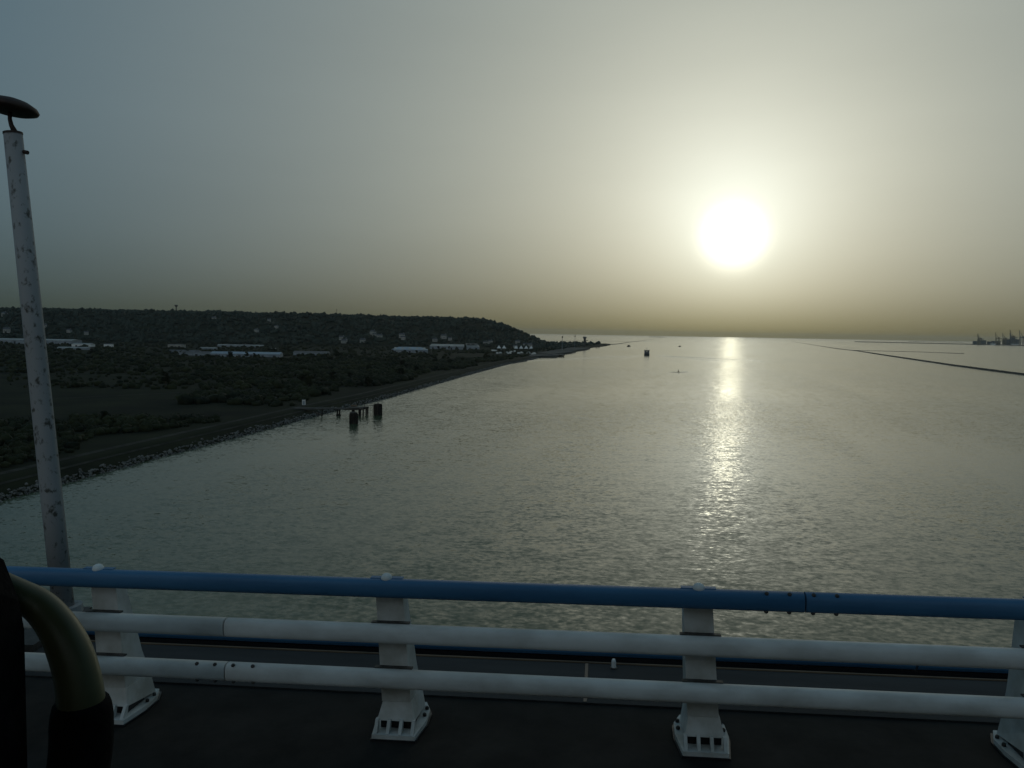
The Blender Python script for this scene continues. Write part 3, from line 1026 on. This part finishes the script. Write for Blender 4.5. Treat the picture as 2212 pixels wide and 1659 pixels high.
def ridge_wave(pts, h, w, name='wake_wave'):
    pts = [Vector(p) for p in pts]
    v, f = [], []
    prof = [(-1, 0.0), (-0.6, 0.3), (-0.25, 0.85), (0, 1.0), (0.25, 0.85), (0.6, 0.3), (1, 0.0)]
    for i, p in enumerate(pts):
        tg = (pts[min(i + 1, len(pts) - 1)] - pts[max(i - 1, 0)]).normalized()
        sd = Vector((-tg.y, tg.x, 0))
        q = i / (len(pts) - 1)
        env = min(1.0, 4 * q + 0.1, 5 * (1 - q) + 0.0)
        for a, z in prof:
            pp = p + sd * a * w * (0.7 + 0.6 * q)
            v.append((pp.x, pp.y, 0.004 + h * env * z))
        if i:
            for k in range(6):
                a0, b0 = (i - 1) * 7 + k, i * 7 + k
                f.append((a0, b0, b0 + 1, a0 + 1))
    o = MB().add(v, f).build(name, M['water'], river, True)
    return o


ridge_wave([(232 + k * 1.6, 1200 - 9 * math.sin(math.pi * k / 24) + (k - 12) * 0.9, 0) for k in range(25)], 0.55, 2.0)
for sgn, sl_, L in ((-1, 0.42, 800), (-1, 0.22, 420), (1, 0.30, 520), (1, 0.62, 420)):
    ridge_wave([(364 + sgn * (7 + sl_ * q) - 0.10 * q, 2150 - q * 0.95, 0) for q in np.linspace(0, L, 30)], 0.9, 7.0)


# ------------------------------------------------------------------ distant container port
PX, PY = 5985, 10150


def crane(x, y, s_, boom_up, mt, label):
    t = empty('dock_crane', (x, y, 4), random.uniform(-0.15, 0.15))
    t.scale = (s_, s_, s_)
    lg = 2.2
    for sx in (-14, 14):
        for sy in (-10, 10):
            MB().box(sx - lg, sx + lg, sy - lg, sy + lg, 0, 62).build('leg', M[mt], t)
    MB().box(-16, 16, -12, 12, 62.01, 68).build('girder', M[mt], t)
    MB().box(-14, 14, -12.3, 12.3, 18, 21).build('portal_beam', M[mt], t)
    MB().box(14, 44, -3, 3, 62, 67).build('back_reach', M[mt], t)
    MB().box(4, 18, -7, 7, 68.01, 77).build('machine_house', M[mt], t)
    MB().tube([(-12, 0, 68), (-4, 0, 92), (10, 0, 68)], 1.6, 5).build('mast', M[mt], t)
    if boom_up:
        MB().tube([(-16, 0, 66), (-26, 0, 128)], [3.0, 2.2], 5).build('boom', M[mt], t)
        MB().tube([(-4, 0, 92), (-24, 0, 118)], 0.9, 4).build('stay', M[mt], t)
    else:
        MB().tube([(-16, 0, 65), (-72, 0, 65)], [3.0, 2.2], 5).build('boom', M[mt], t)
        MB().tube([(-4, 0, 92), (-60, 0, 66)], 0.9, 4).build('stay', M[mt], t)
    return tag(t, label, 'crane', 'dock cranes of the distant port')


ordn = ['first', 'second', 'third', 'fourth', 'fifth', 'sixth', 'seventh', 'eighth', 'ninth', 'tenth']
spec = [(0, 1.05, True, 'crane_ochre'), (45, 1.10, True, 'crane_blue'), (120, 0.75, False, 'crane_blue'), (235, 1.25, True, 'crane_ochre'), (360, 1.15, True, 'crane_ochre'),
        (400, 1.20, True, 'crane_blue'), (428, 1.22, True, 'crane_blue'), (456, 1.22, True, 'crane_blue'), (500, 1.55, True, 'crane_ochre'), (548, 1.5, True, 'crane_blue')]
for k, (dx, s_, up, mt) in enumerate(spec):
    crane(PX + dx, PY + 120 + (k % 3) * 60, s_, up, mt, ordn[k] + ' dock crane counted from the seaward end of the hazy far port')
for k, (dx, w, h, y_) in enumerate(((50, 86, 40, 250), (140, 90, 52, 300), (232, 90, 38, 240), (325, 92, 46, 300), (425, 104, 66, 220), (535, 110, 72, 260))):
    t = empty('port_building', (PX + dx, PY + y_, 4))
    MB().box(-w / 2, w / 2, -25, 25, 0, h).build('wall', M['crane_blue'], t)
    MB().box(-w / 2 - 1, w / 2 + 1, -26, 26, h + 0.01, h + 3).build('roof', M['ship_grey'], t)
    for q in range(3):
        MB().box(-w / 2 + w * (q + 0.2) / 3, -w / 2 + w * (q + 0.8) / 3, -25.3, -25.02, h * 0.35, h * 0.75).build('bay', M['ship_grey'], t)
    tag(t, ordn[k] + ' grey block counted from the seaward end of the hazy far port', 'building', 'blocks of the distant port')


def cargo(x, y, L, h, hull, label):
    t = empty('cargo_ship', (x, y, 0))
    MB().hexa([(-L / 2 + 8, -14, -2), (L / 2 - 4, -14, -2), (L / 2 - 4, 14, -2), (-L / 2 + 8, 14, -2)], [(-L / 2, -14, h), (L / 2, -14, h), (L / 2, 14, h), (-L / 2, 14, h)]).build('hull', M[hull], t)
    MB().box(L / 2 - 34, L / 2 - 14, -12, 12, h + 0.01, h + 22).build('superstructure', M['crane_blue'], t)
    MB().box(-L / 2 + 20, L / 2 - 40, -12, 12, h + 0.01, h + 9).build('deck_cargo', M['crane_blue'], t)
    return tag(t, label, 'ship')


cargo(PX + 85, PY - 40, 64, 20, 'white_paint', 'smallest white-hulled ship at the seaward end of the far port')
cargo(PX + 345, PY - 60, 100, 20, 'white_paint', 'white-hulled ship moored in the middle of the far port')
cargo(PX + 560, PY - 60, 190, 26, 'cream_hull', 'long cream-hulled ship moored under the tallest far cranes')

# ------------------------------------------------------------------ the bridge we are crossing
PSI, SLOPE = -0.1104, 0.0199
DECK_Z = CAM_Z - 2.74
U = Vector((math.cos(PSI), math.sin(PSI), SLOPE)).normalized()
N = Vector((-math.sin(PSI), math.cos(PSI), 0))
Wv = U.cross(N).normalized()
FRAME = Matrix(((U.x, N.x, Wv.x, -0.795), (U.y, N.y, Wv.y, 5.228), (U.z, N.z, Wv.z, DECK_Z), (0, 0, 0, 1)))


def on_bridge(o, loc=(0, 0, 0)):
    o.matrix_world = FRAME @ Matrix.Translation(loc)
    return o


deck = on_bridge(MB().box(-45, 45, -9, 1.325, -0.9, 0).build('bridge_deck', M['asphalt']))
tag(deck, kind='structure')
walk = on_bridge(MB().box(-45, 45, 0.62, 1.32, 0.001, 0.012).build('walkway', M['asphalt_old']))
tag(walk, kind='structure')
edge = on_bridge(MB().box(-45, 45, 1.3255, 1.345, -0.12, 0.020).build('edge_strip', M['rust_edge']))
tag(edge, kind='structure')
gut = on_bridge(MB().box(-45, 45, 1.3455, 1.60, -0.5, -0.13).build('gutter', M['dark']))
tag(gut, kind='structure')

jo = on_bridge(MB().box(1.30, 1.325, 0.63, 1.318, 0.0125, 0.015).build('expansion_joint', M['dark']))
tag(jo, kind='structure')
pg = on_bridge(empty('marker_peg'), (1.53, 1.25, 0.012))
MB().lathe([(0.018, 0), (0.018, 0.06), (0.012, 0.075)], 10).build('stem', M['white_paint'], pg)
MB().lathe([(0.03, 0.0), (0.03, 0.008)], 10).build('base', M['steel'], pg)
tag(pg, 'tiny white peg on the walkway behind the rails', 'peg')
eb = on_bridge(empty('edge_beam'))
MB().box(-36, 36, 1.601, 1.66, -0.6, -0.052).build('upstand', M['dark'], eb)
for k in range(-4, 5):
    MB().rings([[(x, 1.655 + 0.06 * math.copysign(abs(math.cos(a)) ** 0.5, math.cos(a)), 0.025 + 0.075 * math.copysign(abs(math.sin(a)) ** 0.5, math.sin(a))) for a in [R(15 + 30 * q) for q in range(12)]] for x in (k * 8 - 3.99, k * 8 + 3.99)]).build('beam_length', M['rail_blue'], eb)
tag(eb, 'low blue edge beam along the outer rim of the bridge deck', 'edge beam')

bar_ = on_bridge(empty('crash_barrier'))
LEAN = 0.055
RZ = (0.343 + 0.06, 0.653 + 0.06, 0.963 + 0.06)


def lean(x, z):
    return x + LEAN * (RZ[2] - z)


def rail_part(z, m, x0, x1):
    n = 20
    ring = []
    for q in range(n):
        a = 6.2832 * q / n
        c, s_ = math.cos(a), math.sin(a)
        ring.append((0.052 * math.copysign(abs(c) ** 0.75, c), 0.0620 * math.copysign(abs(s_) ** 0.72, s_)))
    rs = [[(x, y, z + zz) for y, zz in ring] for x in (x0, x1)]
    return MB().rings(rs).build('rail', m, bar_, True)


rails = []
for i, z in enumerate(RZ):
    for x0, x1 in ((-18, -8.2), (-8.19, 2.69 if i == 2 else -1.13), (2.70 if i == 2 else -1.12, 9.3), (9.31, 18)):
        r_ = rail_part(z, M['rail_blue'] if i == 2 else M['rail_white'], x0, x1)
        rails.append((i, x0, x1, r_))
for me_ in {r[3].data for r in rails}:
    for p in me_.polygons:
        if len(p.vertices) > 4:
            p.use_smooth = False


def bolt(x, y, z, ry, parent, r_=0.014, up=1):
    rot = Matrix.Rotation(ry, 3, 'X')
    rs = []
    for rr, h in ((r_, -0.008), (r_, 0.007), (r_ * 0.55, 0.014)):
        rs.append([tuple(Vector((x, y, z)) + rot @ Vector((rr * math.cos(R(60 * k)), rr * math.sin(R(60 * k)), h))) for k in range(6)])
    MB().rings(rs).build('bolt', M['steel'], parent)


for xb in (-1.33, -1.20, -1.07, -0.93):
    par = [r[3] for r in rails if r[0] == 0 and r[1] <= xb <= r[2]][0]
    bolt(xb, -0.030, RZ[0] + 0.054, R(35), par)
    bolt(xb, -0.030, RZ[0] - 0.054, R(145), par)
for xb in (2.46, 2.60, 2.745, 2.885):
    par = [r[3] for r in rails if r[0] == 2 and r[1] <= xb <= r[2]][0]
    bolt(xb, -0.030, RZ[2] + 0.054, R(35), par)
    bolt(xb, -0.024, RZ[2] - 0.058, R(150), par)


def post(x0):
    p = MB()
    hw = 0.096
    F0 = 0.058                       # front face, just behind the rails

    def ring(z, w, back):
        x = lean(x0, z)
        return [(x - w, F0, z), (x + w, F0, z), (x + w, F0 + back, z), (x - w, F0 + back, z)]
    p.rings([ring(0.22, hw + 0.004, 0.300), ring(0.40, hw + 0.002, 0.235), ring(0.70, hw, 0.165), ring(1.02, hw - 0.004, 0.095)])
    po = p.build('post', M['post_white'], bar_)
    f = MB()
    x = lean(x0, 0.1)
    f.hexa([(x - 0.128, F0 - 0.05, 0.108), (x + 0.128, F0 - 0.05, 0.108), (x + 0.12, F0 + 0.33, 0.045), (x - 0.12, F0 + 0.33, 0.045)],
           [(x - hw - 0.004, F0 - 0.002, 0.219), (x + hw + 0.004, F0 - 0.002, 0.219), (x + hw + 0.004, F0 + 0.30, 0.219), (x - hw - 0.004, F0 + 0.30, 0.219)])
    f.build('foot', M['post_white'], po)
    MB().box(x - 0.11, x + 0.11, F0 - 0.02, F0 + 0.2, 0.046, 0.104).build('cavity_shade', M['dark'], po)  # dark block added as the shade in the cavities behind the ribs
    for dx in (-0.125, -0.042, 0.042, 0.125):
        MB().hexa([(x + dx - 0.011, F0 - 0.115, 0.046), (x + dx + 0.011, F0 - 0.115, 0.046), (x + dx + 0.011, F0 - 0.055, 0.046), (x + dx - 0.011, F0 - 0.055, 0.046)],
                  [(x + dx - 0.011, F0 - 0.062, 0.12), (x + dx + 0.011, F0 - 0.062, 0.12), (x + dx + 0.011, F0 - 0.035, 0.12), (x + dx - 0.011, F0 - 0.035, 0.12)]).build('rib', M['post_white'], po)
    pl = [(x - 0.145, F0 - 0.12), (x + 0.145, F0 - 0.12), (x + 0.175, F0 + 0.10), (x + 0.17, F0 + 0.26), (x + 0.12, F0 + 0.38), (x - 0.12, F0 + 0.38), (x - 0.17, F0 + 0.26), (x - 0.175, F0 + 0.10)]
    MB().hexa([(a, b_, 0.014) for a, b_ in pl], [(a, b_, 0.044) for a, b_ in pl]).build('base_plate', M['post_white'], po)
    gp = [(x + (a - x) * 1.06, F0 + (b_ - F0) * 1.05) for a, b_ in pl]
    MB().hexa([(a, b_, 0.0005) for a, b_ in gp], [(a, b_, 0.0135) for a, b_ in gp]).build('grout_pad', M['dark'], po)
    for a, b_ in ((0.150, 0.17), (-0.150, 0.17), (0.145, 0.27), (-0.145, 0.27)):
        bolt(x + a, F0 + b_, 0.052, 0.0, po, 0.014)
    # domed cap over the bolt that clamps the top rail
    MB().lathe([(0.040, -0.012), (0.038, 0.008), (0.031, 0.024), (0.017, 0.033), (0.004, 0.036)], 14, (x0 + 0.0, 0.012, RZ[2] + 0.062)).build('bolt_cap', M['rail_white'], po, True)
    MB().box(x0 - 0.11, x0 + 0.11, 0.006, 0.050, RZ[2] + 0.060, RZ[2] + 0.066).build('clamp_plate', M['rail_blue'], po)
    for i in (0, 1):
        MB().box(x0 - 0.13 + LEAN * (RZ[2] - RZ[i]), x0 + 0.13 + LEAN * (RZ[2] - RZ[i]), 0.020, 0.0575, RZ[i] + 0.058, RZ[i] + 0.067).build('saddle', M['steel'], po)
    return po


for xp in (-8.1, -6.08, -4.07, -2.06, 0.0, 2.045, 4.12, 6.15, 8.17, 10.2):
    post(xp)
tag(bar_, 'white bridge crash barrier with two white rails and a blue top rail', 'barrier')

# lamp post on the outer rim
lb, lt = Vector((-4.204, 7.4, DECK_Z + 0.03)), Vector((-4.584, 7.4, 56.721))
lp = empty('lamp_post', lb)
ax = lt - lb
prof = [(0.0, 0.094), (0.25, 0.092), (0.6, 0.087), (1.0, 0.077)]
MB().tube([ax * q for q, _ in prof], [r_ for _, r_ in prof], 24).build('pole', M['pole_paint'], lp, True)
MB().tube([ax * -0.004, ax * 0.012], 0.165, 20).build('base_flange', M['pole_paint'], lp)
MB().tube([ax * 1.0, ax * 1.004], 0.081, 20).build('pole_cap', M['lamp_dark'], lp)
MB().tube([ax * 1.004 + Vector((0.02, 0, 0)), ax * 1.018 + Vector((-0.006, 0, 0)), ax * 1.03 + Vector((-0.014, 0, 0)), ax * 1.045 + Vector((-0.008, 0, 0))], [0.026, 0.020, 0.018, 0.018], 10).build('stem', M['lamp_dark'], lp, True)
hood = MB().lathe([(0.17, 0.0), (0.225, 0.02), (0.235, 0.04), (0.215, 0.07), (0.15, 0.105), (0.07, 0.125), (0.005, 0.13)], 28).build('hood', M['lamp_dark'], lp, True)
hood.location = ax * 1.044 + Vector((-0.01, 0, 0))
hood.rotation_euler = (R(-3), R(6), 0)
MB().tube([ax * 0.965 + Vector((0.08, 0, 0)), ax * 0.965 + Vector((0.125, -0.01, -0.01))], 0.018, 8).build('cable_gland', M['lamp_dark'], lp)
MB().box(-0.16, 0.16, -0.75, 0.2, -0.14, -0.022).build('bracket', M['steel'], lp)
tag(lp, 'leaning lamp post with flaking white paint and a dark disc hood', 'lamp post')

# ------------------------------------------------------------------ the coach we look out of
co = on_bridge(empty('coach'), (1.37, -5.11, 0))
MB().box(-5, 6, -2.0, 0.50, 1.38, 1.45).build('floor', M['coach_grey'], co)
MB().box(-5, 6, 0.501, 0.55, 0.35, 2.22).build('side_panel', M['white_paint'], co)
MB().box(-5, 6, 0.501, 0.55, 3.35, 3.62).build('window_header', M['white_paint'], co)
MB().box(-5, 6, -2.05, 0.55, 3.621, 3.66).build('roof', M['coach_grey'], co)
MB().box(-5, 6, -2.05, -2.001, 0.35, 2.22).build('side_panel', M['coach_grey'], co)
MB().box(-5, 6, -2.05, -2.001, 3.20, 3.62).build('window_header', M['coach_grey'], co)
for x in (-3.2, 2.6, 5.2):
    MB().box(x, x + 0.12, 0.502, 0.549, 2.221, 3.349).build('window_pillar', M['coach_grey'], co)
for x in (-4.2, 4.2):
    for y in (-1.9, 0.28):
        wlo = MB().lathe([(0.30, -0.12), (0.48, -0.12), (0.50, -0.08), (0.50, 0.08), (0.48, 0.12), (0.30, 0.12)], 24).build('wheel', M['dark'], co)
        wlo.location = (x, y, 0.50)
        wlo.rotation_euler = (math.pi / 2, 0, 0)
tag(co, 'dark coach interior with black seat and curved olive grab handle', 'coach')

# seat in front of the photographer, with its curved grab handle
seat = empty('seat', (-0.3245, 0.20, CAM_Z - 2.74 + 1.45))
sz = seat.location.z
bk = MB()
rs = []
for y, top in ((0.240, 0.030), (0.236, 0.012), (0.215, 0.0), (0.0, 0.012), (-0.20, 0.0), (-0.225, 0.03), (-0.235, 0.07)):
    zt = (54.893 - sz) - top
    rs.append([(-0.015, y, 0.42), (0.052, y, 0.42), (0.052, y, zt - 0.035), (0.044, y, zt - 0.012), (0.026, y, zt), (-0.02, y, zt), (-0.045, y, zt - 0.02), (-0.06, y, zt - 0.35)])
bk.rings(rs)
bk.build('backrest', M['seat_black'], seat, False)
MB().box(-0.50, 0.05, -0.235, 0.235, 0.36, 0.47).build('cushion', M['seat_black'], seat)
for y in (-0.18, 0.18):
    MB().box(-0.40, -0.02, y - 0.03, y + 0.03, 0, 0.359).build('leg', M['coach_grey'], seat)
hpts = [(-0.276, 0.41, 54.868), (-0.262, 0.415, 54.858), (-0.252, 0.42, 54.849), (-0.2425, 0.42, 54.838), (-0.2365, 0.42, 54.826), (-0.2325, 0.42, 54.813), (-0.2305, 0.42, 54.800), (-0.230, 0.42, 54.786), (-0.231, 0.42, 54.768), (-0.236, 0.42, 54.742), (-0.246, 0.418, 54.722), (-0.276, 0.41, 54.708)]
hr_ = [0.0065, 0.0075, 0.0085, 0.0095, 0.0105, 0.011, 0.0115, 0.0115, 0.0115, 0.011, 0.010, 0.009]
hv = [Vector((p[0] * 1.09, p[1] * 1.09, CAM_Z + (p[2] - CAM_Z) * 1.09)) - seat.location for p in hpts]
hr_ = [r_ * 1.12 for r_ in hr_]
# refine the curve
fine, fr = [], []
for i in range(len(hv) - 1):
    p0, p1, p2, p3 = hv[max(i - 1, 0)], hv[i], hv[i + 1], hv[min(i + 2, len(hv) - 1)]
    for k in range(4):
        q = k / 4
        fine.append(0.5 * ((2 * p1) + (p2 - p0) * q + (2 * p0 - 5 * p1 + 4 * p2 - p3) * q * q + (3 * p1 - p0 - 3 * p2 + p3) * q ** 3))
        fr.append(hr_[i] * (1 - q) + hr_[i + 1] * q)
fine.append(hv[-1])
fr.append(hr_[-1])
MB().tube(fine[:28], fr[:28], 20).build('grab_handle', M['handle_olive'], seat, True)
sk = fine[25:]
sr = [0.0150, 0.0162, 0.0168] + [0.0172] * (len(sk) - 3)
MB().tube(sk, sr, 20).build('handle_shade', M['seat_black'], seat, True)  # black sleeve standing in for the shade on the handle's lower end
seat.parent = co
seat.matrix_parent_inverse = (FRAME @ Matrix.Translation((1.37, -5.11, 0))).inverted()
seat['label'] = 'black seat edge with a curved olive grab handle'

# ------------------------------------------------------------------ hazy air over the estuary
hz = MB().box(-42000, 42000, -3500, 42000, -4, 215).build('haze', M['dark'])
hm = bpy.data.materials.new('hazy_air')
hm.use_nodes = True
t = hm.node_tree
t.nodes.clear()
mo = t.nodes.new('ShaderNodeOutputMaterial')
pv = t.nodes.new('ShaderNodeVolumePrincipled')
pv.inputs['Color'].default_value = (0.92, 0.97, 1.0, 1)
pv.inputs['Density'].default_value = 1.8e-5
pv.inputs['Anisotropy'].default_value = 0.6
t.links.new(pv.outputs[0], mo.inputs['Volume'])
hz.data.materials.clear()
hz.data.materials.append(hm)
tag(hz, 'pale hazy air filling the estuary out to the horizon', 'haze', kind='stuff')
